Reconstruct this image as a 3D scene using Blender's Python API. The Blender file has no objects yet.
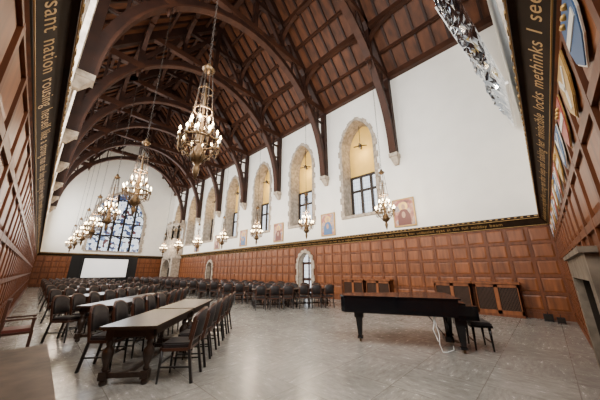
import bpy, math, random
from mathutils import Vector, Matrix, noise as mnoise
random.seed(7)
XA,XC,YB,YD=-0.4,11.9,-0.4,36.7
XM=(XA+XC)/2
CH=3.4      # cornice top
WT=12.2     # wall top
TR=[4.5+4.6*k for k in range(7)]
BAYS=[2.2+4.6*k for k in range(8)]
scene=bpy.context.scene

# ---------------------------------------------------------------- materials
def newmat(name):
    m=bpy.data.materials.new(name); m.use_nodes=True
    return m,m.node_tree.nodes,m.node_tree.links,m.node_tree.nodes['Principled BSDF']
def mat(name,col,rough=.5,metal=0,emit=None,es=0,noise=0,nscale=4,stretch=(1,1,1),bump=0,spec=None):
    m,N,L,b=newmat(name)
    b.inputs['Base Color'].default_value=(*col,1); b.inputs['Roughness'].default_value=rough
    b.inputs['Metallic'].default_value=metal
    if spec is not None: b.inputs['Specular IOR Level'].default_value=spec
    if emit:
        b.inputs['Emission Color'].default_value=(*emit,1); b.inputs['Emission Strength'].default_value=es
    if noise or bump:
        tc=N.new('ShaderNodeTexCoord'); mp=N.new('ShaderNodeMapping'); mp.inputs['Scale'].default_value=stretch
        nz=N.new('ShaderNodeTexNoise'); nz.inputs['Scale'].default_value=nscale; nz.inputs['Detail'].default_value=5
        L.new(tc.outputs['Object'],mp.inputs['Vector']); L.new(mp.outputs[0],nz.inputs['Vector'])
        if noise:
            r=N.new('ShaderNodeValToRGB')
            r.color_ramp.elements[0].position=.3; r.color_ramp.elements[1].position=.7
            r.color_ramp.elements[0].color=(*[c*(1-noise) for c in col],1)
            r.color_ramp.elements[1].color=(*[min(1,c*(1+noise)) for c in col],1)
            L.new(nz.outputs['Fac'],r.inputs[0]); L.new(r.outputs[0],b.inputs['Base Color'])
        if bump:
            bp=N.new('ShaderNodeBump'); bp.inputs['Strength'].default_value=bump; bp.inputs['Distance'].default_value=.02
            L.new(nz.outputs['Fac'],bp.inputs['Height']); L.new(bp.outputs[0],b.inputs['Normal'])
    return m
M={}
M['plaster']=mat('plaster_cream',(.89,.86,.79),.9,noise=.03,nscale=1.5)
M['oak']=mat('oak_panel',(.120,.036,.011),.48,noise=.35,nscale=3,stretch=(3,3,.5),spec=.3)
M['oakf']=mat('oak_field',(.175,.055,.016),.44,noise=.42,nscale=2.5,stretch=(3,3,.4),spec=.35)
M['roofw']=mat('roof_timber',(.024,.008,.004),.6,noise=.4,nscale=2,spec=.3)
M['roofp']=mat('purlin_timber',(.042,.014,.006),.6,noise=.35,nscale=2,spec=.3)
M['roofb']=mat('roof_boards',(.090,.030,.011),.6,noise=.55,nscale=1.2,stretch=(1,3,1),spec=.3)
M['dark']=mat('dark_cornice',(.022,.012,.006),.75,noise=.3,spec=.15)
M['gold']=mat('gilding',(.55,.34,.10),.4,.5)
M['dgold']=mat('dull_gilding',(.40,.24,.07),.5,.3)
M['stone']=mat('dressed_stone',(.36,.30,.235),.85,noise=.4,nscale=5,bump=.3)
M['dstone']=mat('dark_stone',(.15,.12,.09),.85,noise=.35,nscale=5,bump=.3,spec=.2)  # stone in a darker tone, for the fireplace
M['yellow']=mat('ochre_plaster',(.90,.57,.13),.9,noise=.06,nscale=2)
M['black']=mat('black_paint',(.010,.010,.011),.6,spec=.2)
M['lacq']=mat('piano_lacquer',(.005,.005,.006),.12)
M['iron']=mat('wrought_iron',(.03,.02,.014),.5,.5)
M['brass']=mat('aged_bronze',(.11,.065,.028),.4,.7)
M['bulb']=mat('candle_bulb',(1,.85,.6),.4,0,(1,.72,.36),45)
M['ivory']=mat('ivory',(.85,.82,.74),.3)
M['tabw']=mat('table_wood',(.028,.015,.009),.35,noise=.35,nscale=4,stretch=(.6,4,4))
M['tabtop']=mat('table_top_wood',(.04,.023,.015),.3,noise=.3,nscale=3,stretch=(.6,5,5),spec=.35)
M['uph']=mat('upholstery',(.018,.014,.014),.65,noise=.2,nscale=20,spec=.3)
M['chw']=mat('chair_frame_wood',(.055,.020,.010),.38,noise=.3)
M['leg']=mat('chair_leg_black',(.012,.01,.009),.4)
M['grille']=mat('grille_dark',(.015,.010,.006),.7,spec=.2)
M['slat']=mat('grille_slat',(.06,.024,.010),.5)
M['screenw']=mat('glowing_screen_fabric',(.85,.85,.85),.9,0,(1,1,1),.6)  # slight emission added so the fabric looks brighter than the hall lights it
M['white']=mat('white_board',(.85,.85,.83),.6)
M['red']=mat('red_leather',(.12,.025,.016),.5)
M['flesh']=mat('painted_flesh',(.35,.2,.12),.5)
M['slab']=mat('polished_stone',(.075,.045,.030),.6,noise=.5,nscale=6,spec=.25)

# floor material
m,N,L,b=newmat('stone_floor')
tc=N.new('ShaderNodeTexCoord')
def nn(t,**k):
    n=N.new(t)
    for a,v in k.items():
        if a in n.inputs: n.inputs[a].default_value=v
    return n
chk=nn('ShaderNodeTexChecker',Scale=1/.92)
L.new(tc.outputs['Object'],chk.inputs['Vector'])
def streak(sc):
    mp=nn('ShaderNodeMapping'); mp.inputs['Scale'].default_value=sc
    L.new(tc.outputs['Object'],mp.inputs['Vector'])
    z=nn('ShaderNodeTexNoise',Scale=1.0,Detail=10.0,Roughness=.78); L.new(mp.outputs[0],z.inputs['Vector']); return z
s1=streak((4,13,1)); s2=streak((13,4,1))
mx=nn('ShaderNodeMix'); mx.data_type='FLOAT'
L.new(chk.outputs['Fac'],mx.inputs[0]); L.new(s1.outputs['Fac'],mx.inputs[2]); L.new(s2.outputs['Fac'],mx.inputs[3])
rp=N.new('ShaderNodeValToRGB'); rp.color_ramp.elements[0].position=.33; rp.color_ramp.elements[1].position=.64
rp.color_ramp.elements[0].color=(.195,.18,.16,1); rp.color_ramp.elements[1].color=(.375,.355,.32,1)
L.new(mx.outputs[0],rp.inputs[0])
br=nn('ShaderNodeTexBrick',Scale=1.0); br.offset=0
br.inputs['Mortar Size'].default_value=.006; br.inputs['Brick Width'].default_value=.92; br.inputs['Row Height'].default_value=.92
br.inputs['Color1'].default_value=(1,1,1,1); br.inputs['Color2'].default_value=(.86,.86,.86,1); br.inputs['Mortar'].default_value=(.6,.58,.55,1)
L.new(tc.outputs['Object'],br.inputs['Vector'])
mm=nn('ShaderNodeMix'); mm.data_type='RGBA'; mm.blend_type='MULTIPLY'; mm.inputs[0].default_value=1
L.new(rp.outputs[0],mm.inputs[6]); L.new(br.outputs['Color'],mm.inputs[7])
big=nn('ShaderNodeTexNoise',Scale=1.1,Detail=7.0,Roughness=.72); L.new(tc.outputs['Object'],big.inputs['Vector'])
r2=N.new('ShaderNodeValToRGB'); r2.color_ramp.elements[0].position=.38; r2.color_ramp.elements[1].position=.62
r2.color_ramp.elements[0].color=(.78,.78,.775,1); r2.color_ramp.elements[1].color=(1.0,1,.99,1)
L.new(big.outputs['Fac'],r2.inputs[0])
m3=nn('ShaderNodeMix'); m3.data_type='RGBA'; m3.blend_type='MULTIPLY'; m3.inputs[0].default_value=1
L.new(mm.outputs[2],m3.inputs[6]); L.new(r2.outputs[0],m3.inputs[7])
L.new(m3.outputs[2],b.inputs['Base Color'])
rr=N.new('ShaderNodeMapRange'); rr.inputs[3].default_value=.14; rr.inputs[4].default_value=.36
L.new(mx.outputs[0],rr.inputs[0]); L.new(rr.outputs[0],b.inputs['Roughness'])
M['floor']=m

def glassmat(name,stained,strength):
    m,N,L,b=newmat(name)
    tc=N.new('ShaderNodeTexCoord')
    sp=N.new('ShaderNodeSeparateXYZ'); cb=N.new('ShaderNodeCombineXYZ'); ad=N.new('ShaderNodeMath')
    L.new(tc.outputs['Object'],sp.inputs[0]); L.new(sp.outputs[0],ad.inputs[0]); L.new(sp.outputs[1],ad.inputs[1])
    L.new(ad.outputs[0],cb.inputs[0]); L.new(sp.outputs[2],cb.inputs[1])
    br=N.new('ShaderNodeTexBrick'); br.offset=0; br.inputs['Scale'].default_value=1
    br.inputs['Brick Width'].default_value=.3 if stained else .16; br.inputs['Row Height'].default_value=.42 if stained else .22
    br.inputs['Mortar Size'].default_value=.022 if stained else .008
    L.new(cb.outputs[0],br.inputs['Vector'])
    if stained:
        vo=N.new('ShaderNodeTexVoronoi'); vo.inputs['Scale'].default_value=3.2; L.new(cb.outputs[0],vo.inputs['Vector'])
        r=N.new('ShaderNodeValToRGB'); r.color_ramp.interpolation='CONSTANT'
        cs=[(0,(.85,.93,1)),(.36,(.03,.05,.12)),(.47,(.9,.95,1)),(.6,(.16,.24,.42)),(.68,(.7,.82,1)),(.8,(.10,.03,.03)),(.85,(.95,.98,1))]
        e=r.color_ramp.elements
        e[0].position=0; e[0].color=(*cs[0][1],1); e[1].position=cs[1][0]; e[1].color=(*cs[1][1],1)
        for p,c in cs[2:]:
            x=e.new(p); x.color=(*c,1)
        L.new(vo.outputs['Color'],r.inputs[0])
        L.new(r.outputs[0],br.inputs['Color1']); L.new(r.outputs[0],br.inputs['Color2'])
    else:
        br.inputs['Color1'].default_value=(.80,.89,1,1); br.inputs['Color2'].default_value=(.93,.97,1,1)
    br.inputs['Mortar'].default_value=(.01,.01,.015,1)
    b.inputs['Base Color'].default_value=(.03,.03,.035,1); b.inputs['Roughness'].default_value=.25
    L.new(br.outputs['Color'],b.inputs['Emission Color']); b.inputs['Emission Strength'].default_value=strength
    return m
M['stained']=glassmat('stained_glass',True,2.0)
M['leaded']=glassmat('leaded_glass',False,2.1)
M['foil']=mat('crumpled_foil',(.30,.35,.42),.1,1)
M['foil_glint']=mat('crumpled_foil_glint',(.85,.9,.95),.22,1)  # bright copy of the foil, reflections painted in as colour

# ---------------------------------------------------------------- mesh builder
class MB:
    def __init__(s): s.v=[];s.f=[];s.m=[];s.sm=[];s.mats=[]
    def mi(s,k):
        if k not in s.mats: s.mats.append(k)
        return s.mats.index(k)
    def add(s,vs): 
        i=len(s.v); s.v+= [tuple(v) for v in vs]; return i
    def face(s,idx,k,sm=False): s.f.append(tuple(idx)); s.m.append(s.mi(k)); s.sm.append(sm)
    def quad(s,a,b,c,d,k): i=s.add([a,b,c,d]); s.face((i,i+1,i+2,i+3),k)
    def poly(s,pts,k): i=s.add(pts); s.face(range(i,i+len(pts)),k)
    def hexa(s,p,k):
        i=s.add(p)
        for q in ((0,3,2,1),(4,5,6,7),(0,1,5,4),(1,2,6,5),(2,3,7,6),(3,0,4,7)): s.face([i+j for j in q],k)
    def box(s,x0,y0,z0,x1,y1,z1,k):
        s.hexa([(x0,y0,z0),(x1,y0,z0),(x1,y1,z0),(x0,y1,z0),(x0,y0,z1),(x1,y0,z1),(x1,y1,z1),(x0,y1,z1)],k)
    def beam(s,p0,p1,w,h,k,up=(0,0,1),w1=None,h1=None):
        p0=Vector(p0);p1=Vector(p1);d=(p1-p0).normalized();up=Vector(up)
        if abs(d.dot(up))>.98: up=Vector((0,1,0)) if abs(d.y)<.9 else Vector((1,0,0))
        a=d.cross(up).normalized();b=a.cross(d); w1=w1 or w;h1=h1 or h
        P=[]
        for p,ww,hh in ((p0,w,h),(p1,w1,h1)):
            for sa,sb in ((-1,-1),(1,-1),(1,1),(-1,1)): P.append(p+a*sa*ww/2+b*sb*hh/2)
        s.hexa(P,k)
    def cyl(s,p0,p1,r0,r1,k,n=8,caps=True):
        p0=Vector(p0);p1=Vector(p1);d=(p1-p0).normalized()
        t=Vector((0,0,1)) if abs(d.z)<.9 else Vector((1,0,0))
        a=d.cross(t).normalized();b=d.cross(a)
        i=s.add([p+(a*math.cos(2*math.pi*j/n)+b*math.sin(2*math.pi*j/n))*r for p,r in ((p0,r0),(p1,r1)) for j in range(n)])
        for j in range(n): s.face((i+j,i+(j+1)%n,i+n+(j+1)%n,i+n+j),k,True)
        if caps: s.face([i+j for j in range(n)][::-1],k); s.face([i+n+j for j in range(n)],k)
    def lathe(s,cx,cy,prof,k,n=12,z0=0):
        i=s.add([(cx+r*math.cos(2*math.pi*j/n),cy+r*math.sin(2*math.pi*j/n),z0+z) for r,z in prof for j in range(n)])
        for q in range(len(prof)-1):
            for j in range(n): s.face((i+q*n+j,i+q*n+(j+1)%n,i+(q+1)*n+(j+1)%n,i+(q+1)*n+j),k,True)
        s.face([i+j for j in range(n)][::-1],k); s.face([i+(len(prof)-1)*n+j for j in range(n)],k)
    def ball(s,c,r,k,n=8,sz=1):
        s.lathe(c[0],c[1],[(max(.001,r*math.sin(math.pi*q/6)),-r*sz*math.cos(math.pi*q/6)) for q in range(7)],k,n,c[2])
    def torus(s,c,R,r,k,a=(1,0,0),b=(0,1,0),n=24,m_=6,sb=1):
        a=Vector(a);b=Vector(b);nn_=a.cross(b);c=Vector(c);P=[]
        for j in range(n):
            t=2*math.pi*j/n; dr=a*math.cos(t)+b*math.sin(t)
            for q in range(m_):
                u=2*math.pi*q/m_; P.append(c+(a*math.cos(t)+b*math.sin(t)*sb)*R+dr*r*math.cos(u)+nn_*r*math.sin(u))
        i=s.add(P)
        for j in range(n):
            for q in range(m_):
                s.face((i+j*m_+q,i+((j+1)%n)*m_+q,i+((j+1)%n)*m_+(q+1)%m_,i+j*m_+(q+1)%m_),k,True)
    def tube(s,pts,r,k,n=6):
        for a,b in zip(pts[:-1],pts[1:]): s.cyl(a,b,r,r,k,n,False)
    def prism(s,pts,z0,z1,k):
        n=len(pts); i=s.add([(x,y,z0) for x,y in pts]+[(x,y,z1) for x,y in pts])
        s.face([i+j for j in range(n)][::-1],k); s.face([i+n+j for j in range(n)],k)
        for j in range(n): s.face((i+j,i+(j+1)%n,i+n+(j+1)%n,i+n+j),k)
    def mesh(s,name):
        me=bpy.data.meshes.new(name); me.from_pydata(s.v,[],s.f)
        for k in s.mats: me.materials.append(M[k])
        me.polygons.foreach_set('material_index',s.m); me.polygons.foreach_set('use_smooth',s.sm); me.update()
        import bmesh
        bm=bmesh.new(); bm.from_mesh(me); bmesh.ops.recalc_face_normals(bm,faces=bm.faces); bm.to_mesh(me); bm.free()
        return me
    def obj(s,name,loc=(0,0,0),rz=0,parent=None):
        return place(s.mesh(name),name,loc,rz,parent)
def place(me,name,loc=(0,0,0),rz=0,parent=None):
    o=bpy.data.objects.new(name,me); scene.collection.objects.link(o); o.location=loc; o.rotation_euler=(0,0,rz)
    if parent: o.parent=parent
    return o

# wall maps: (u, z, dep) dep>0 goes into the wall, <0 into the room
fA=lambda u,z,d:(XA-d,u,z)
fC=lambda u,z,d:(XC+d,u,z)
fB=lambda u,z,d:(u,YB-d,z)
fD=lambda u,z,d:(u,YD+d,z)
def fbox(mb,f,u0,u1,z0,z1,d0,d1,k):
    mb.hexa([f(u0,z0,d0),f(u1,z0,d0),f(u1,z0,d1),f(u0,z0,d1),f(u0,z1,d0),f(u1,z1,d0),f(u1,z1,d1),f(u0,z1,d1)],k)
def archz(s,rise): 
    s=min(1,abs(s)); return rise*(.82*math.sqrt(max(0,1-s*s))+.18*(1-s))
def arched_wall(mb,f,u0,u1,z0,z1,ops,depth,k,kr,n=16):
    cur=u0
    for (uc,hw,sill,spring,rise) in ops:
        a,b_=uc-hw,uc+hw
        mb.quad(f(cur,z0,0),f(a,z0,0),f(a,z1,0),f(cur,z1,0),k)
        if sill>z0: mb.quad(f(a,z0,0),f(b_,z0,0),f(b_,sill,0),f(a,sill,0),k)
        xs=[-math.cos(math.pi*i/n) for i in range(n+1)]
        for s0,s1 in zip(xs[:-1],xs[1:]):
            p0=(uc+s0*hw,spring+archz(s0,rise));p1=(uc+s1*hw,spring+archz(s1,rise))
            mb.quad(f(*p0,0),f(*p1,0),f(p1[0],z1,0),f(p0[0],z1,0),k)
            mb.quad(f(*p0,-.05),f(*p1,-.05),f(*p1,depth),f(*p0,depth),kr)
        for u in (a,b_): mb.quad(f(u,sill,-.05),f(u,spring,-.05),f(u,spring,depth),f(u,sill,depth),kr)
        mb.quad(f(a,sill,0),f(b_,sill,0),f(b_,sill,depth),f(a,sill,depth),kr)
        cur=b_
    mb.quad(f(cur,z0,0),f(u1,z0,0),f(u1,z1,0),f(cur,z1,0),k)
def surround(mb,f,op,k,w0=.17,w1=.27,seg=.38,proj=.05):
    uc,hw,sill,spring,rise=op
    def ring(pi,po):
        (a,b_),(c,d)=pi,po
        mb.quad(f(*a,-proj),f(*b_,-proj),f(*d,-proj),f(*c,-proj),k)
        mb.quad(f(*c,-proj),f(*d,-proj),f(*d,.01),f(*c,.01),k)
        mb.quad(f(*a,-proj),f(*c,-proj),f(*c,.01),f(*a,.01),k); mb.quad(f(*b_,-proj),f(*d,-proj),f(*d,.01),f(*b_,.01),k)
    n=max(1,int((spring-sill)/seg))
    for i in range(n):
        za=sill+(spring-sill)*i/n+.006; zb=sill+(spring-sill)*(i+1)/n-.006; w=w0 if i%2 else w1
        for s in (-1,1): ring(((uc+s*hw,za),(uc+s*hw,zb)),((uc+s*(hw+w),za),(uc+s*(hw+w),zb)))
    n=14
    for i in range(n):
        t0=-math.cos(math.pi*i/n);t1=-math.cos(math.pi*(i+1)/n); w=w0 if i%2 else w0+.06
        g=lambda t,o:(uc+t*(hw+o),spring+archz(t,rise)+o*(1-abs(t)**4))
        ring((g(t0,0),g(t1,0)),(g(t0,w),g(t1,w)))
    fbox(mb,f,uc-hw-.2,uc+hw+.2,sill-.16,sill,-.1,.02,k)

def panelling(name,f,u0,u1,z0,z1,pw,rows,skips=(),shields=None):
    mb=MB()
    n=round((u1-u0)/pw); w=(u1-u0)/n; h=(z1-z0)/rows
    def ztop(a,b_):
        for s in skips:
            if a<s[1] and b_>s[0]: return s[2]
        return None
    cur=u0; D0=-.006
    for s in sorted(skips):
        mb.quad(f(cur,0,D0),f(s[0],0,D0),f(s[0],z1,D0),f(cur,z1,D0),'oak')
        mb.quad(f(s[0],s[2],D0),f(s[1],s[2],D0),f(s[1],z1,D0),f(s[0],z1,D0),'oak'); cur=s[1]
    mb.quad(f(cur,0,D0),f(u1,0,D0),f(u1,z1,D0),f(cur,z1,D0),'oak')
    for i in range(n+1):
        u=u0+i*w; t=ztop(u-.035,u+.035)
        fbox(mb,f,u-.035,u+.035,(t or z0),z1,-.034,D0,'oak')
    for j in range(rows+1):
        z=z0+j*h; cur=u0
        for s in sorted(skips):
            if z-.04<s[2]:
                fbox(mb,f,cur,s[0],z-.04,z+.04,-.032,D0,'oak'); cur=s[1]
        fbox(mb,f,cur,u1,z-.04,z+.04,-.032,D0,'oak')
    for i in range(n):
        for j in range(rows):
            a=u0+i*w+.055;b_=a+w-.11;c=z0+j*h+.06;d=c+h-.12
            t=ztop(a,b_)
            if t and c<t: continue
            P=[f(a,c,D0),f(b_,c,D0),f(b_,d,D0),f(a,d,D0)]; q=.045
            Q=[f(a+q,c+q,-.02),f(b_-q,c+q,-.02),f(b_-q,d-q,-.02),f(a+q,d-q,-.02)]
            mb.hexa(P+Q,'oakf')
    return mb.obj(name)

# ---------------------------------------------------------------- shell
mb=MB(); mb.box(XA-1,YB-1,-.1,XC+1.2,YD+1,0,'floor'); mb.obj('floor')

winops=[(y,1.05,4.55,8.75,1.75) for y in BAYS]
doorC=[(11.05,.55,0,2.0,.65),(24.0,.5,0,1.9,.5)]
mb=MB(); arched_wall(mb,fC,YB,YD,CH-.3,WT,winops[1:],.9,'plaster','stone')
for o in winops[1:]: surround(mb,fC,o,'stone')
arched_wall(mb,fC,YB,YD,0,CH-.3,doorC,.6,'oak','stone')
mb.obj('wall_right')
mb=MB(); arched_wall(mb,fA,YB,YD,CH-.3,WT,winops,.7,'plaster','stone')
for o in winops: surround(mb,fA,o,'stone')
mb.quad(fA(YB,0,0),fA(YD,0,0),fA(YD,CH,0),fA(YB,CH,0),'oak')
mb.obj('wall_left')
def gable(mb,f,top=18.97):
    mb.poly([f(XA,WT,0),f(XC,WT,0),f(XM,top,0)],'plaster')
dop=(XM+.15,2.6,3.8,7.4,3.6)
mb=MB(); arched_wall(mb,fD,XA,XC,0,WT,[dop],.5,'plaster','stone'); surround(mb,fD,dop,'stone',.25,.35,.5); gable(mb,fD)
mb.obj('wall_far')
mb=MB(); fp=(4.1,6.45,1.4)
mb.quad(fB(XA,0,0),fB(fp[0],0,0),fB(fp[0],WT,0),fB(XA,WT,0),'plaster')
mb.quad(fB(fp[1],0,0),fB(XC,0,0),fB(XC,WT,0),fB(fp[1],WT,0),'plaster')
mb.quad(fB(fp[0],fp[2],0),fB(fp[1],fp[2],0),fB(fp[1],WT,0),fB(fp[0],WT,0),'plaster'); gable(mb,fB)
mb.obj('wall_near')

# recess backs + leaded windows on wall C
for i,y in enumerate(BAYS[1:]):
    mb=MB(); X=XC+.9
    g=lambda u,z,d:(X+d,u,z)
    mb.quad(g(y-1.1,4.5,.05),g(y+1.1,4.5,.05),g(y+1.1,11,.05),g(y-1.1,11,.05),'yellow')
    z0,z1=4.6,7.1
    mb.quad(g(y-.98,z0,.02),g(y+.98,z0,.02),g(y+.98,z1,.02),g(y-.98,z1,.02),'leaded')
    for u in (-1,-.33,.33,1): fbox(mb,g,y+u-.07,y+u+.07,z0,z1,-.1,.03,'iron')
    for z in (z0,(z0+z1)/2+.35,z1): fbox(mb,g,y-1.04,y+1.04,z-.065,z+.065,-.09,.03,'iron')
    mb.obj('window_%d'%(i+1))
    mb=MB(); mb.cyl((0,0,0),(0,0,-1.3),.018,.018,'iron',6)
    mb.lathe(0,0,[(.02,-1.55),(.11,-1.45),(.11,-1.3),(.02,-1.2)],'iron',8)
    for k in range(4):
        a=k*math.pi/2+.4; mb.beam((.06*math.cos(a),.06*math.sin(a),-1.36),(.4*math.cos(a),.4*math.sin(a),-1.4),.12,.02,'iron')
    mb.obj('ceiling_fan',(XC+.45,y,10.3))
for i,y in enumerate(BAYS):
    mb=MB(); g=lambda u,z,d:(XA-.68,u,z)
    mb.quad(g(y-1.06,4.5,0),g(y+1.06,4.5,0),g(y+1.06,10.6,0),g(y-1.06,10.6,0),'leaded')
    for u in (-.35,.35): fbox(mb,lambda u,z,d:(XA-.6+d,u,z),y+u-.05,y+u+.05,4.55,10,-.05,.05,'stone')
    mb.obj('window_%d'%(i+10))
# great window on D
mb=MB(); uc,hw,sill,spring,rise=dop
mb.quad(fD(uc-hw,sill,.4),fD(uc+hw,sill,.4),fD(uc+hw,spring+rise,.4),fD(uc-hw,spring+rise,.4),'stained')
nl=5
for i in range(1,nl):
    u=uc-hw+2*hw*i/nl; t=(u-uc)/hw
    fbox(mb,fD,u-.1,u+.1,sill,spring+archz(t,rise),.2,.42,'grille')
for z in (sill+1.8,sill+3.4): fbox(mb,fD,uc-hw,uc+hw,z-.08,z+.08,.24,.42,'grille')
lw=2*hw/nl
def arcbars(mb,c,z,w,h,th):
    pts=[(c+w*math.sin(-math.pi/2+math.pi*q/10), z+archz(math.sin(-math.pi/2+math.pi*q/10),h)) for q in range(11)]
    for a,b_ in zip(pts[:-1],pts[1:]): mb.beam(fD(*a,.3),fD(*b_,.3),th,.16,'grille',up=(0,1,0))
for i in range(nl):
    c=uc-hw+lw*(i+.5)
    arcbars(mb,c,sill+1.2,lw/2,.55,.07)
    zz=min(spring+.4,spring+archz((c-uc)/hw,rise)-.9); arcbars(mb,c,zz,lw/2,.6,.09)
for c in (uc-hw*.42,uc+hw*.42): arcbars(mb,c,spring+1.0,lw*.8,1.0,.1)
arcbars(mb,uc,spring+1.5,lw*1.1,1.3,.11)
mb.obj('window_9')
mb=MB(); mb.quad(fB(1.2,5,-.02),fB(5,5,-.02),fB(5,11,-.02),fB(1.2,11,-.02),'leaded')  # glowing window added on the near wall, out of view, to light the hall
for u in (1.2,2.5,3.7,5): fbox(mb,fB,u-.07,u+.07,5,11,-.1,0,'stone')
for z in (5,8,11): fbox(mb,fB,1.1,5.1,z-.07,z+.07,-.09,0,'stone')
mb.obj('window_20')

# panelling
panelling('trim_5',fC,YB+.04,YD-.04,.22,3.02,.62,5,[(11.05-.85,11.05+.85,2.85),(24-.75,24+.75,2.6)])
panelling('trim_6',fA,YB+.04,YD-.04,.22,3.02,.62,5)
panelling('trim_7',fB,XA+.04,XC-.04,.22,3.02,.6,5,[(fp[0]-.3,fp[1]+.3,1.74)])
panelling('trim_8',fD,XA+.04,XC-.04,.22,3.02,.62,5)
for nm,f,a,c,sk in (('right',fC,YB,YD,[(10.2,11.9),(23.25,24.75)]),('left',fA,YB,YD,[]),('near',fB,XA,XC,[(fp[0]-.3,fp[1]+.3)]),('far',fD,XA,XC,[])):
    mb=MB(); cur=a
    for s in sk: fbox(mb,f,cur,s[0],0,.18,-.05,0,'oak'); cur=s[1]
    fbox(mb,f,cur,c,0,.18,-.05,0,'oak'); mb.obj('baseboard_'+nm)
def cornice(name,f,a,c,txt,tf):
    mb=MB()
    prof=[(0,3.0),(.05,3.03),(.06,3.07),(.2,3.28),(.24,3.29),(.25,3.33),(.25,3.4),(0,3.4)]
    for p,q in zip(prof[:-1],prof[1:]):
        k='oakf' if p[0]==0 else 'dark'
        mb.quad(f(a,p[1],-p[0]),f(c,p[1],-p[0]),f(c,q[1],-q[0]),f(a,q[1],-q[0]),k)
    u=a+.1
    while u<c-.1:
        fbox(mb,f,u,u+.07,3.34,3.37,-.258,-.245,'dgold'); u+=.18
    for zz,dd in ((3.05,-.062),(3.285,-.245)): fbox(mb,f,a,c,zz-.006,zz+.006,dd-.008,dd,'dgold')
    o=mb.obj(name)
    if txt:
        org,X,Y=tf
        cu=bpy.data.curves.new('frieze_lettering','FONT'); cu.body=txt; cu.size=.17; cu.extrude=.002; cu.space_word=1.4; cu.space_character=1.1
        cu.materials.append(M['dgold'])
        t=bpy.data.objects.new('frieze_lettering',cu); scene.collection.objects.link(t); t.parent=o
        X=Vector(X);Y=Vector(Y).normalized();Z=X.cross(Y)
        R=Matrix((X,Y,Z)).transposed().to_4x4(); R.translation=Vector(org)+Z*.006+Y*.03; t.matrix_world=R
TX="of a noble and puissant nation rousing herself like a strong man after sleep and shaking her invincible locks methinks I see her as an eagle mewing her mighty youth and kindling her undazzled eyes at the full midday beam "
cornice('trim_1',fA,YB,YD,TX*2,((XA+.075,.4,3.105),(0,1,0),(.14,0,.21)))
cornice('trim_2',fB,XA,XC,TX[:125],((XC-.3,YB+.075,3.105),(-1,0,0),(0,.14,.21)))
cornice('trim_3',fC,YB,YD,TX*2,((XC-.075,YD-.4,3.105),(0,-1,0),(-.14,0,.21)))
cornice('trim_4',fD,XA,XC,None,None)

# ---------------------------------------------------------------- roof
SL=1.1
rz=lambda u:WT+(6.15-abs(u))*SL
mb=MB()
for s in (-1,1):
    mb.quad((XM+s*6.2,YB-.3,rz(6.2)),(XM+s*6.2,YD+.3,rz(6.2)),(XM,YD+.3,rz(0)),(XM,YB-.3,rz(0)),'roofb')
    nr=57
    for i in range(nr):
        y=YB+.3+i*(YD-YB-.5)/(nr-1)
        mb.beam((XM+s*6.15,y,rz(6.15)-.07),(XM+s*.1,y,rz(.1)-.07),.1,.14,'roofw')
    for u,w in ((6.0,.34),(5.1,.16),(4.1,.3),(3.1,.16),(2.05,.28),(1.0,.16)):
        mb.beam((XM+s*u,YB,rz(u)-.22),(XM+s*u,YD,rz(u)-.22),w*.8,w,'roofp')
    for y in TR:
        for d in (-1,1):
            for u in (4.1,2.05):
                pts=[(XM+s*u,y+d*1.3*(1-math.cos(q*math.pi/12)),rz(u)-1.7+1.3*math.sin(q*math.pi/12)) for q in range(7)]
                for a,b_ in zip(pts[:-1],pts[1:]): mb.beam(a,b_,.12,.2,'roofp',up=(1,0,0))
mb.beam((XM,YB,rz(0)-.3),(XM,YD,rz(0)-.3),.3,.4,'roofp')
mb.obj('ceiling')
mb=MB()
AX,AZ0,AR=5.8,7.35,6.7
def arch(u): return AZ0+AR*math.sqrt(max(0,1-(u/AX)**2))
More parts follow.
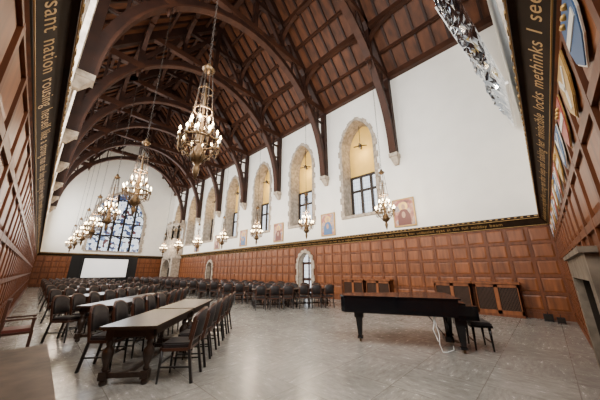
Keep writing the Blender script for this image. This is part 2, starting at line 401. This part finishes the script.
def truss(mb):
    n=36; P=[(AX*math.cos(math.pi*i/n),AZ0+AR*math.sin(math.pi*i/n)) for i in range(n+1)]
    def ringw(off,th,wd,k):
        pr=None
        for i,(x,z) in enumerate(P):
            t=math.pi*i/n; nx,nz=math.cos(t)*AR,math.sin(t)*AX; l=math.hypot(nx,nz);nx/=l;nz/=l
            q=[(x+nx*(off-th/2),-wd/2,z+nz*(off-th/2)),(x+nx*(off+th/2),-wd/2,z+nz*(off+th/2)),(x+nx*(off+th/2),wd/2,z+nz*(off+th/2)),(x+nx*(off-th/2),wd/2,z+nz*(off-th/2))]
            if pr: mb.hexa([pr[0],pr[1],pr[2],pr[3],q[0],q[1],q[2],q[3]],k)
            pr=q
    ringw(.08,.3,.24,'roofw'); ringw(-.1,.09,.34,'roofp')
    for s in (-1,1):
        a,b_=sorted((s*5.85,s*6.12))
        mb.box(a,-.15,7.3,b_,.15,rz(6)-.1,'roofw')
        mb.beam((s*6.1,0,rz(6.1)-.3),(0,0,rz(0)-.3),.28,.45,'roofw')
        mb.beam((s*6.1,0,12.15),(s*3.9,0,12.15),.3,.36,'roofp')
        mb.beam((s*4.1,0,11.9),(s*4.1,0,rz(4.1)-.3),.26,.28,'roofw')
        mb.cyl((s*4.1,0,11.9),(s*4.1,0,11.5),.13,.03,'roofp',8)
        mb.beam((s*2.05,0,14.4),(s*2.05,0,rz(2.05)-.3),.2,.22,'roofw')
        mb.beam((s*2.05,0,14.6),(s*.1,0,17.6),.18,.2,'roofw')
        mb.beam((s*4.1,0,12.5),(s*2.5,0,15.3),.18,.2,'roofw')
        for u in (5.35,4.95,4.55):
            mb.beam((s*u,0,arch(u)+.1),(s*u,0,12.1),.1,.12,'roofw')
        for z in (10.2,11.2):
            ua=AX*math.sqrt(1-((z-AZ0)/AR)**2); mb.beam((s*6,0,z),(s*(ua+.1),0,z),.1,.12,'roofw')
        for u in (3.5,2.9,1.4,.7): mb.beam((s*u,0,arch(u)+.1),(s*u,0,14.7 if u<3 else 13.9),.09,.1,'roofw')
        mb.box(min(s*5.68,s*6.14),-.22,7.12,max(s*5.68,s*6.14),.22,7.32,'stone')
        mb.hexa([(s*6.13,-.1,6.75),(s*5.98,-.1,6.75),(s*5.98,.1,6.75),(s*6.13,.1,6.75),(s*6.13,-.2,7.13),(s*5.74,-.2,7.13),(s*5.74,.2,7.13),(s*6.13,.2,7.13)],'stone')
    mb.beam((-4.0,0,14.45),(4.0,0,14.45),.28,.36,'roofp')
    mb.beam((-2.1,0,16.5),(2.1,0,16.5),.2,.24,'roofw')
    mb.beam((0,0,14.5),(0,0,rz(0)-.3),.24,.28,'roofw')
truss(mb); tme=mb.mesh('roof_truss')
for y in TR: place(tme,'roof_truss',(XM,y,0))

# ---------------------------------------------------------------- doors
for i,(uc,hw,_,sp,ri) in enumerate(doorC):
    mb=MB(); surround(mb,fC,(uc,hw,0.16,sp,ri),'stone',.16,.24,.35,.09)
    fbox(mb,fC,uc-hw,uc+hw,0,.03,-.02,.5,'stone')
    g=lambda u,z,d:(XC+.35+d,u,z)
    mb.quad(g(uc-hw,0,.03),g(uc+hw,0,.03),g(uc+hw,sp+ri,.03),g(uc-hw,sp+ri,.03),'leaded' if i==0 else 'oak')
    for u in (-hw+.06,0,hw-.06): fbox(mb,g,uc+u-.05,uc+u+.05,.03,sp+(.1 if u else ri-.05),-.03,.03,'chw')
    for z in (.12,1.0,sp): fbox(mb,g,uc-hw+.02,uc+hw-.02,z-.08,z+.08,-.03,.03,'chw')
    mb.obj('door_%d'%(i+1))

# fireplace in near wall (hood stones and grate are parts of it)
mb=MB(); a,c,t=fp
fbox(mb,fB,a-.3,a,0,t+.28,-.1,-.0,'dstone'); fbox(mb,fB,c,c+.3,0,t+.28,-.1,-.0,'dstone'); fbox(mb,fB,a,c,t,t+.28,-.1,-.0,'dstone')
fbox(mb,fB,a-.36,c+.36,t+.28,t+.34,-.14,-.0,'dstone')
g=fB
mb.quad(g(a,0,.75),g(c,0,.75),g(c,t,.75),g(a,t,.75),'grille')
for u in (a,c): mb.quad(g(u,0,0),g(u,t,0),g(u,t,.75),g(u,0,.75),'grille')
mb.quad(g(a,t,0),g(c,t,0),g(c,t,.75),g(a,t,.75),'grille')
fbox(mb,fB,a,c,0,.03,-.1,.7,'dstone')
fo=mb.obj('fireplace')
mb=MB()
for x in (4.7,5.8):
    mb.cyl((x,YB-.12,.03),(x,YB-.12,.6),.02,.02,'iron',8); mb.ball((x,YB-.12,.64),.04,'iron')
    mb.beam((x,YB-.12,.14),(x,YB-.5,.14),.04,.04,'iron'); mb.beam((x,YB-.5,.03),(x,YB-.5,.14),.03,.03,'iron')
for q in range(4): mb.beam((4.65,YB-.18-q*.09,.17),(5.85,YB-.18-q*.09,.17),.03,.03,'iron')
mb.obj('grate',parent=fo)
# painted shields on near wall
cols=[('shield_blue',(.04,.11,.26)),('shield_red',(.34,.04,.03)),('shield_gold',(.45,.27,.07))]
for n_,c_ in cols: M[n_]=mat(n_,c_,.5)
n=round((XC-XA-.08)/.6); w=(XC-XA-.08)/n
for i in range(1,n-1):
    mb=MB(); u=XA+.04+(i+.5)*w; z=2.75
    def sh(s,dep): return [fB(u+x*s*1.2,z+y*s*1.15,dep) for x,y in ((-.15,.17),(.15,.17),(.15,0),(.11,-.1),(0,-.19),(-.11,-.1),(-.15,0))]
    def plate(s,d0,d1,k):
        A=sh(s,d0);B=sh(s,d1); q=mb.add(A+B); mb.face(range(q+7,q+14),k)
        for j in range(7): mb.face((q+j,q+(j+1)%7,q+7+(j+1)%7,q+7+j),k)
    plate(1.07,-.036,-.044,'ivory' if i%3==0 else 'dgold'); plate(1,-.044,-.05,cols[(i*2)%3][0])
    if i%2:
        mb.beam(fB(u-.15,z+.02,-.052),fB(u+.15,z+.02,-.052),.006,.06,'ivory',up=(0,0,1))
        for k in (-1,0,1): mb.ball(fB(u+k*.08,z+.12,-.055),.02,'gold',6)
    else:
        for k in (-1,1): mb.beam(fB(u,z,-.052),fB(u+k*.12,z+.13,-.052),.006,.045,'ivory')
        mb.beam(fB(u,z+.01,-.052),fB(u,z-.15,-.052),.006,.045,'ivory',up=(1,0,0))
    mb.obj('heraldic_shield')

# foil sheeting over the near-wall scaffolding
A,B,C,D=Vector((11.6,-.2,6.85)),Vector((9.2,1.15,11.9)),Vector((5.6,1.1,13.6)),Vector((5.6,-.14,5.0))
mb=MB(); nu,nv=44,52
nrm=(B-A).cross(D-A).normalized(); P=[]
for j in range(nv+1):
    for i in range(nu+1):
        u,v=i/nu,j/nv
        if 0<i<nu and 0<j<nv: u+=random.uniform(-.3,.3)/nu; v+=random.uniform(-.3,.3)/nv
        p=A.lerp(D,u).lerp(B.lerp(C,u),v)
        e=min(1,8*min(u,1-u,v,1-v)) if 0<i<nu and 0<j<nv else 0
        h=.22*abs(mnoise.noise(Vector((u*9+v*3,v*5,.3))))+random.uniform(0,.11)
        P.append(p-nrm*h*e)
i0=mb.add(P)
for j in range(nv):
    for i in range(nu):
        q=i0+j*(nu+1)+i
        k='foil_glint' if mnoise.noise(Vector((i*.35,j*.12,7)))>.0 else 'foil'  # noise picks which facets get the painted glint
        if random.random()<.5: mb.face((q,q+1,q+nu+2),k); mb.face((q,q+nu+2,q+nu+1),'foil')
        else: mb.face((q,q+1,q+nu+1),'foil'); mb.face((q+1,q+nu+2,q+nu+1),k)
mb.beam(A,B,.12,.06,'white'); mb.beam(A,D,.05,.05,'white')
mb.obj('foil_sheeting')

# ---------------------------------------------------------------- paintings
def artmat(i):
    m,N,L,b=newmat('icon_paint_%d'%i)
    tc=N.new('ShaderNodeTexCoord'); v=N.new('ShaderNodeTexNoise'); v.inputs['Scale'].default_value=2.6; v.inputs['Detail'].default_value=3
    mp=N.new('ShaderNodeMapping'); mp.inputs['Location'].default_value=(i*3.1,i*1.7,0)
    L.new(tc.outputs['Object'],mp.inputs[0]); L.new(mp.outputs[0],v.inputs['Vector'])
    r=N.new('ShaderNodeValToRGB'); e=r.color_ramp.elements
    e[0].position=.3;e[0].color=(.12,.05,.04,1);e[1].position=.7;e[1].color=(.5,.36,.22,1)
    for p,c in ((.42,(.35,.10,.07)),(.52,(.45,.3,.2)),(.6,(.15,.16,.25))): x=e.new(p); x.color=(*c,1)
    L.new(v.outputs['Fac'],r.inputs[0]); L.new(r.outputs[0],b.inputs['Base Color']); b.inputs['Roughness'].default_value=.4
    return m
for i,y in enumerate(TR[:6]):
    M['art%d'%i]=artmat(i)
    mb=MB(); f=lambda u,z,d:(d,u,z)
    fbox(mb,f,-.5,.5,-.66,.66,-.05,-.01,'art%d'%i)
    for s in (-1,1): fbox(mb,f,s*.5-.03,s*.5+.03,-.69,.69,-.07,-.01,'dgold'); fbox(mb,f,-.5,.5,s*.66-.03,s*.66+.03,-.07,-.01,'dgold')
    mb.poly([f(u,z,-.056) for u,z in ((-.32,-.62),(.32,-.62),(.3,-.15),(.17,.1),(.08,.15),(-.08,.15),(-.17,.1),(-.3,-.15))],'red' if i%2==0 else 'shield_blue')
    mb.poly([f(.22*math.cos(t),.3+.22*math.sin(t),-.054) for t in [q*math.pi/8 for q in range(16)]],'gold')
    mb.poly([f(.1*math.cos(t),.28+.14*math.sin(t),-.06) for t in [q*math.pi/8 for q in range(16)]],'flesh')
    mb.poly([f(.02+.09*math.cos(t),-.12+.16*math.sin(t),-.06) for t in [q*math.pi/8 for q in range(16)]],'flesh')
    mb.obj('icon_painting',(XC-.01,y-.05 if i==0 else y,4.25))

# ---------------------------------------------------------------- radiator cabinets
def radcab(y0,y1,name='radiator_cabinet'):
    mb=MB(); w=y1-y0; d=.36
    mb.box(0,0,0,d,w,.08,'oak'); mb.box(-.05,-.04,1.06,d,w+.04,1.13,'oakf')
    mb.box(.06,.03,.08,d,w-.03,1.06,'grille')
    n=2
    for i in range(n+1):
        y=i*w/n; mb.box(0,max(0,y-.06),.08,.08,min(w,y+.06),1.06,'oakf')
    mb.box(0,0,.08,.06,w,.2,'oakf'); mb.box(0,0,.95,.06,w,1.06,'oakf')
    for i in range(n):
        for k in range(1,13):
            y=i*w/n+.06+k*(w/n-.12)/13; mb.box(.03,y-.008,.2,.06,y+.008,.95,'slat')
    for y in (0,w-.03): mb.box(.0,y,.08,d,y+.03,1.06,'oak')
    mb.obj(name,(XC-.06-d,y0,0))
radcab(.8,2.08); radcab(2.2,3.45); radcab(5.35,6.6); radcab(6.72,7.95)

# ---------------------------------------------------------------- chandeliers
mb=MB(); top=8.5
z=2.0; k=0
while z<top:
    a=(1,0,0) if k%2 else (0,1,0)
    mb.torus((0,0,z),.022,.006,'iron',a,(0,0,1),8,4,sb=2.0); z+=.082; k+=1
mb.lathe(0,0,[(.02,1.75),(.1,1.8),(.14,1.86),(.06,1.93),(.03,2.02)],'brass',12)
for q in range(8):
    a=q*math.pi/4; ca,sa=math.cos(a),math.sin(a)
    mb.cyl((.1*ca,.1*sa,1.8),(.19*ca,.19*sa,.8),.009,.009,'iron',5)
    mb.cyl((.19*ca,.19*sa,.8),(.33*ca,.33*sa,.1),.009,.009,'iron',5)
    mb.ball((.19*ca,.19*sa,.8),.025,'brass',6)
mb.torus((0,0,.8),.19,.016,'brass'); mb.torus((0,0,1.3),.145,.01,'brass'); 
mb.torus((0,0,.1),.33,.022,'brass'); mb.torus((0,0,-.08),.31,.014,'brass')
for q in range(16):
    a=q*math.pi/8; mb.cyl((.33*math.cos(a),.33*math.sin(a),.1),(.31*math.cos(a),.31*math.sin(a),-.08),.01,.01,'brass',5)
mb.lathe(0,0,[(.02,1.5),(.035,1.0),(.02,.7),(.06,.4),(.09,.2),(.05,.0),(.12,-.15),(.16,-.25),(.1,-.35),(.04,-.42),(.07,-.5),(.05,-.6),(.015,-.72)],'brass',10)
def candle(r,a,z0):
    ca,sa=math.cos(a),math.sin(a)
    mb.lathe(r*ca,r*sa,[(.012,-.05),(.04,0),(.02,.02)],'brass',8,z0)
    mb.cyl((r*ca,r*sa,z0),(r*ca,r*sa,z0+.1),.014,.014,'ivory',6)
    mb.lathe(r*ca,r*sa,[(.008,0),(.024,.025),(.02,.055),(.003,.09)],'bulb',6,z0+.1)
for q in range(12):
    a=q*math.pi/6; pts=[((.28+.11*math.sin(t*math.pi/2)*1)*math.cos(a),(.28+.11*math.sin(t*math.pi/2))*math.sin(a),-.1-.1*math.sin(t*math.pi)+.16*t*t) for t in [j/5 for j in range(6)]]
    mb.tube(pts,.01,'brass',5); candle(.39,a,.1)
for q in range(8):
    a=q*math.pi/4+.2; mb.cyl((.08*math.cos(a),.08*math.sin(a),.3),(.22*math.cos(a),.22*math.sin(a),.36),.01,.01,'brass',5); candle(.22,a,.4)
for q in range(8):
    a=q*math.pi/4; mb.cyl((.31*math.cos(a),.31*math.sin(a),-.08),(.1*math.cos(a),.1*math.sin(a),-.36),.009,.009,'brass',5)
cme=mb.mesh('chandelier')
def light(name,typ,loc,e,col,size=.15,rot=None,sy=None):
    l=bpy.data.lights.new(name,typ); l.energy=e; l.color=col
    if typ=='AREA':
        l.size=size
        if sy: l.shape='RECTANGLE'; l.size_y=sy
    else: l.shadow_soft_size=size
    o=bpy.data.objects.new(name,l); scene.collection.objects.link(o); o.location=loc
    if rot: o.rotation_euler=rot
    return o
for y in TR:
    for x in (1.75,9.9):
        place(cme,'chandelier',(x,y,3.9))
        light('chandelier_lamp','POINT',(x,y,4.6),220,(1,.81,.60),.1)
# ---------------------------------------------------------------- daylight at windows
for y in BAYS:
    light('window_daylight','AREA',(XA-.3,y,7.3),600,(1,.985,.965),5.2,(0,-math.pi/2,0),1.9)
light('near_wall_fill','AREA',(3.1,YB+.12,8),780,(1,.985,.965),3.6,(math.pi/2,0,0),5.8)  # added fill light, out of view at the added near-wall window
light('far_window_daylight','AREA',(dop[0],YD-.1,7),500,(.97,.98,1),4.6,(-math.pi/2,0,0),5)
for y in BAYS[1:]:
    light('recess_lamp','POINT',(XC+.35,y,8.6),38,(1,.82,.5),.08)

# ---------------------------------------------------------------- screen, stage
mb=MB(); 
mb.box(2.1,33.0,0,7.7,33.12,3.0,'black'); mb.box(3.1,32.96,.9,6.8,33.0,2.72,'screenw')
for a,c in ((2.95,3.1),(6.8,6.95)): mb.box(a,32.94,.8,c,33,2.82,'black')
mb.box(2.95,32.94,2.72,6.95,33,2.82,'black'); mb.box(2.95,32.94,.8,6.95,33,.9,'black')
q=2.15
while q<7.7: mb.cyl((q,33.0,0),(q,33.0,.75),.035,.03,'black',6); q+=.11
for x in (2.5,7.2): mb.box(x,32.7,0,x+.08,33.4,.06,'black')
mb.obj('projection_screen')
# stone oriel bay in the far right corner
mb=MB(); x0=XC-1.1
pl=[(XC-.06,31.4),(x0+.35,31.6),(x0,32.4),(x0,34.6),(x0+.35,35.4),(XC-.06,35.6)]
n=len(pl)
for z0,z1 in ((4.2,4.5),(5.2,5.35),(6.9,7.25),(2.95,3.15)):
    mb.prism([(x-.06 if x<XC-.1 else x,y) for x,y in pl],z0,z1,'stone')
mb.prism(pl,3.1,5.2,'stone')
for (a,b_) in zip(pl[:-1],pl[1:]):
    L_=math.hypot(b_[0]-a[0],b_[1]-a[1]); k=max(1,int(L_/.55))
    for i in range(k+1):
        x=a[0]+(b_[0]-a[0])*i/k; y=a[1]+(b_[1]-a[1])*i/k; x=min(x,XC-.16)
        mb.box(x-.08,y-.08,5.2,x+.08,y+.08,6.95,'stone')
        if i<k:
            x2=a[0]+(b_[0]-a[0])*(i+.5)/k; y2=a[1]+(b_[1]-a[1])*(i+.5)/k; x2=min(x2,XC-.2)
            mb.beam((x,y,6.35),(x2,y2,6.9),.1,.14,'stone'); mb.beam((x2,y2,6.9),(min(XC-.16,a[0]+(b_[0]-a[0])*(i+1)/k),a[1]+(b_[1]-a[1])*(i+1)/k,6.35),.1,.14,'stone')
            if i%2==0: mb.box(x2-.12,y2-.12,7.2,x2+.12,y2+.12,7.6,'stone')
for y in (31.7,34.9): mb.box(x0+.1,y,0,XC-.06,y+.45,3.1,'stone')
for q in range(8):
    t0=math.pi*q/8;t1=math.pi*(q+1)/8
    mb.beam((x0+.2,33.52-1.35*math.cos(t0),1.9+1.05*math.sin(t0)),(x0+.2,33.52-1.35*math.cos(t1),1.9+1.05*math.sin(t1)),.2,.3,'stone',up=(1,0,0))
mb.box(XC-.25,32.2,0,XC-.06,34.9,2.9,'grille')
mb.obj('stone_oriel')

# ---------------------------------------------------------------- chairs and tables
mb=MB()
def seatshape(z0,z1,g,k):
    pts=[(-.2-g,-.2),(-.225-g,.16),(-.19-g,.22+g),(0,.24+g),(.19+g,.22+g),(.225+g,.16),(.2+g,-.2)]
    mb.prism(pts,z0,z1,k)
seatshape(.40,.44,.0,'chw'); seatshape(.44,.485,-.012,'uph'); seatshape(.485,.5,-.04,'uph')
for s in (-1,1):
    mb.cyl((s*.205,.2,0),(s*.195,.185,.41),.014,.022,'leg',8)
    mb.beam((s*.2,-.27,0),(s*.19,-.19,.42),.03,.036,'leg'); mb.beam((s*.19,-.19,.42),(s*.195,-.26,.8),.03,.034,'chw')
    mb.beam((s*.2,-.24,.2),(s*.2,.19,.2),.016,.02,'leg')
mb.beam((-.2,.195,.24),(.2,.195,.24),.016,.02,'leg')
def back(w,zb,zt,t0,t1,k,cr):
    nc=10; F=[];Bk=[]
    for i in range(nc+1):
        x=-w+2*w*i/nc; q=abs(x/w); top_=zt-.10*q**3.2; y=.06*(1-q*q)
        for z in (zb,(zb+top_)/2,top_):
            yy=-.185-(z-.42)*.17-y*.9+.02
            F.append((x,yy+t1,z)); Bk.append((x,yy-t0,z))
    i0=mb.add(F+Bk); o=len(F)
    for i in range(nc):
        for j in range(2):
            a=i0+i*3+j; mb.face((a,a+3,a+4,a+1),k,True); mb.face((a+o,a+1+o,a+4+o,a+3+o),k,True)
        for j in (0,2): a=i0+i*3+j; mb.face((a,a+3,a+3+o,a+o),k)
    for i in (0,nc):
        for j in range(2): a=i0+i*3+j; mb.face((a,a+1,a+1+o,a+o),k)
back(.225,.55,.96,.02,.012,'chw',0); back(.2,.575,.935,.032,.03,'uph',0)
chme=mb.mesh('dining_chair')

mb=MB(); hl,hw_=.85,.38
mb.prism([(-hl,-hw_),(hl,-hw_),(hl,hw_),(-hl,hw_)],.71,.745,'tabw'); mb.prism([(-hl-.0,-hw_),(hl,-hw_),(hl,hw_),(-hl,hw_)],.7455,.752,'tabtop')
mb.box(-hl+.08,-hw_+.06,.6,hl-.08,-hw_+.09,.71,'tabw'); mb.box(-hl+.08,hw_-.09,.6,hl-.08,hw_-.06,.71,'tabw')
for s in (-1,1): mb.box(s*(hl-.1)-.015,-hw_+.06,.6,s*(hl-.1)+.015,hw_-.06,.71,'tabw')
for sx in (-1,1):
    for sy in (-1,1):
        cx,cy=sx*(hl-.13),sy*(hw_-.11)
        mb.box(cx-.05,cy-.05,.56,cx+.05,cy+.05,.71,'tabw'); mb.box(cx-.05,cy-.05,.07,cx+.05,cy+.05,.17,'tabw')
        mb.lathe(cx,cy,[(.035,0),(.05,.03),(.04,.07)],'tabw',10)
        mb.lathe(cx,cy,[(.035,.17),(.045,.2),(.03,.23),(.055,.3),(.075,.38),(.07,.43),(.035,.48),(.048,.51),(.04,.56)],'tabw',12)
    mb.beam((sx*(hl-.13),-hw_+.11,.12),(sx*(hl-.13),hw_-.11,.12),.05,.06,'tabw')
mb.beam((-hl+.13,0,.12),(hl-.13,0,.12),.06,.06,'tabw')
tbme=mb.mesh('dining_table')
def row(c,e,ntab=2,skip=False):
    ang=math.atan2(e[1],e[0]); e=Vector((e[0],e[1],0)).normalized(); n_=Vector((e.y,-e.x,0)); c=Vector((c[0],c[1],0))
    for k in range(ntab):
        tc_=c+e*1.8*k; place(tbme,'dining_table',tc_,ang)
        for s in (-1,1):
            for j in (-1,0,1):
                if skip and k==0 and s==-1 and j==-1: continue
                p=tc_+e*(.57*j+random.uniform(-.02,.02))+n_*s*(.64+random.uniform(0,.04))
                d=-n_*s; place(chme,'dining_chair',p,math.atan2(-d.x,d.y)+random.uniform(-.07,.07))
for k in range(8): row((1.6,5.05+3.1*k),(.64,.77),2,k==0)
er=Vector((.86,-.51)).normalized()
for k in range(9): row((8.2-er.x*.9,8.5-er.y*.9+2.6*k),er)

# ---------------------------------------------------------------- piano
mb=MB()
out=[(-.3,0),(-.3,1.5),(-.75,1.5)]
for t in range(1,9):
    q=t/9; out.append((-.75-1.35*q,1.5-.62*(3*q*q-2*q**3)))
out+=[(-2.1,.88),(-2.35,.83),(-2.52,.7),(-2.62,.5),(-2.64,.28),(-2.6,.1),(-2.5,.0)]
mb.prism(out,.64,.95,'lacq')
lid=[(x*1.0+(.04 if x>-.4 else -.02 if x<-2.4 else 0),y+(-.015 if y<.05 else .015)) for x,y in out]
mb.prism(lid,.955,.985,'lacq'); 
mb.box(-.3,0,.62,0,.07,.86,'lacq'); mb.box(-.3,1.43,.62,0,1.5,.86,'lacq'); mb.box(-.34,0,.6,0,1.5,.68,'lacq')
mb.box(-.17,.08,.68,-.01,1.42,.705,'ivory')
for i in range(52):
    if i%7 in (0,1,3,4,5): y=.08+1.34*(i+1)/52; mb.box(-.17,y-.006,.705,-.07,y+.006,.717,'lacq')
mb.box(-.3,.07,.68,-.17,1.43,.9,'lacq')
for cx,cy in ((-.3,.17),(-.3,1.33),(-2.25,.4)):
    mb.hexa([(cx-.04,cy-.04,.1),(cx+.04,cy-.04,.1),(cx+.04,cy+.04,.1),(cx-.04,cy+.04,.1),(cx-.075,cy-.075,.5),(cx+.075,cy-.075,.5),(cx+.075,cy+.075,.5),(cx-.075,cy+.075,.5)],'lacq')
    mb.box(cx-.1,cy-.1,.5,cx+.1,cy+.1,.64,'lacq'); mb.box(cx-.06,cy-.06,.07,cx+.06,cy+.06,.11,'lacq')
    mb.cyl((cx-.02,cy,.045),(cx+.02,cy,.045),.045,.045,'brass',12)
for s in (-1,1): mb.cyl((-.45,.75+s*.08,.17),(-.45,.75+s*.14,.64),.02,.025,'lacq',8)
mb.box(-.53,.58,.08,-.37,.92,.18,'lacq')
for s in (-1,0,1): mb.beam((-.38,.75+s*.08,.09),(-.26,.75+s*.08,.07),.03,.015,'brass')
mb.cyl((-.5,.75,.16),(-.85,.75,.64),.012,.012,'lacq',6)
ang=math.atan2(-.907,.42)
K=Vector((5.93,1.08,0)); q_=Vector((.42,-.907,0)); m_=Vector((.907,.42,0))
mb.obj('grand_piano',K,ang)
mb=MB()
mb.box(-.19,-.3,.42,.19,.3,.46,'lacq'); mb.box(-.18,-.29,.46,.18,.29,.5,'uph'); mb.box(-.16,-.27,.5,.16,.27,.52,'uph')
for sx in (-1,1):
    for sy in (-1,1): mb.cyl((sx*.15,sy*.25,0),(sx*.14,sy*.24,.42),.016,.028,'lacq',8)
    mb.beam((sx*.145,-.245,.15),(sx*.145,.245,.15),.02,.025,'lacq')
p=K+q_*.12+m_*.72; mb.obj('piano_bench',p,ang)
mb=MB()
def W(u,w,z): v=K+q_*u+m_*w; return (v.x,v.y,z)
mb.tube([W(-.75,.1,.63),W(-.73,.08,.45),W(-.7,.1,.3),W(-.72,.06,.15),W(-.68,.08,.012),W(-.6,.1,.012),W(-.45,.3,.012),W(-.4,.6,.012)],.008,'white',6)
mb.tube([W(-.75,.1,.55),W(-.8,.06,.4),W(-.76,.08,.28),W(-.74,.04,.2)],.008,'white',6)
mb.beam(W(-.75,.1,.63),W(-.75,.1,.52),.04,.04,'white')
mb.obj('power_cable')
for (x,y,s) in ((11.45,.25,.22),(11.2,-.02,.18)):
    mb=MB(); mb.box(-s/2,-s/2,.02,s/2,s/2,s*.9,'black'); mb.box(-s/2-.01,-s/2+.02,.05,-s/2,s/2-.02,s*.8,'grille')
    for a in (-1,1):
        for c in (-1,1): mb.cyl((a*s*.4,c*s*.4,0),(a*s*.4,c*s*.4,.02),.015,.015,'black',8)
    mb.torus((0,0,s*.9+.03),.05,.008,'black',(1,0,0),(0,0,1),12,5)
    mb.obj('floor_speaker',(x,y,0))

mb=MB(); mb.box(XA+.06,.6,.84,.19,3.2,.9,'slab'); mb.box(XA+.06,.65,.08,.14,3.14,.84,'oak'); mb.box(XA+.06,.7,0,.1,3.1,.08,'oak')
for i in range(5): mb.box(.14,.7+i*.49,.14,.155,1.1+i*.49,.78,'oakf')
mb.obj('sideboard')
mb=MB()
for sx in (-1,1):
    for sy in (-1,1): mb.box(sx*.22-.02,sy*.2-.02,0,sx*.22+.02,sy*.2+.02,.45 if sy>0 else 1.0,'chw')
    mb.box(sx*.22-.025,-.2,.64,sx*.22+.025,.22,.67,'chw'); mb.box(sx*.22-.018,.17,.45,sx*.22+.018,.21,.64,'chw')
mb.box(-.23,-.21,.4,.23,.22,.44,'chw'); mb.box(-.21,-.18,.44,.21,.21,.49,'red'); mb.box(-.2,-.215,.58,.2,-.18,.95,'red'); mb.box(-.23,-.22,.95,.23,-.17,1.0,'chw')
ac=mb.mesh('armchair')
place(ac,'armchair',(-.04,7.3,0),-math.pi/2)

# ---------------------------------------------------------------- world + camera
w=bpy.data.worlds.new('world'); scene.world=w; w.use_nodes=True
w.node_tree.nodes['Background'].inputs[0].default_value=(.7,.8,1,1); w.node_tree.nodes['Background'].inputs[1].default_value=.6
cam=bpy.data.cameras.new('camera'); cam.lens=14.7; cam.sensor_width=36; cam.clip_start=.02
co=bpy.data.objects.new('camera',cam); scene.collection.objects.link(co)
co.location=(0,0,1.5); co.rotation_euler=(math.radians(90+16.2),0,math.radians(-45.9))
scene.camera=co
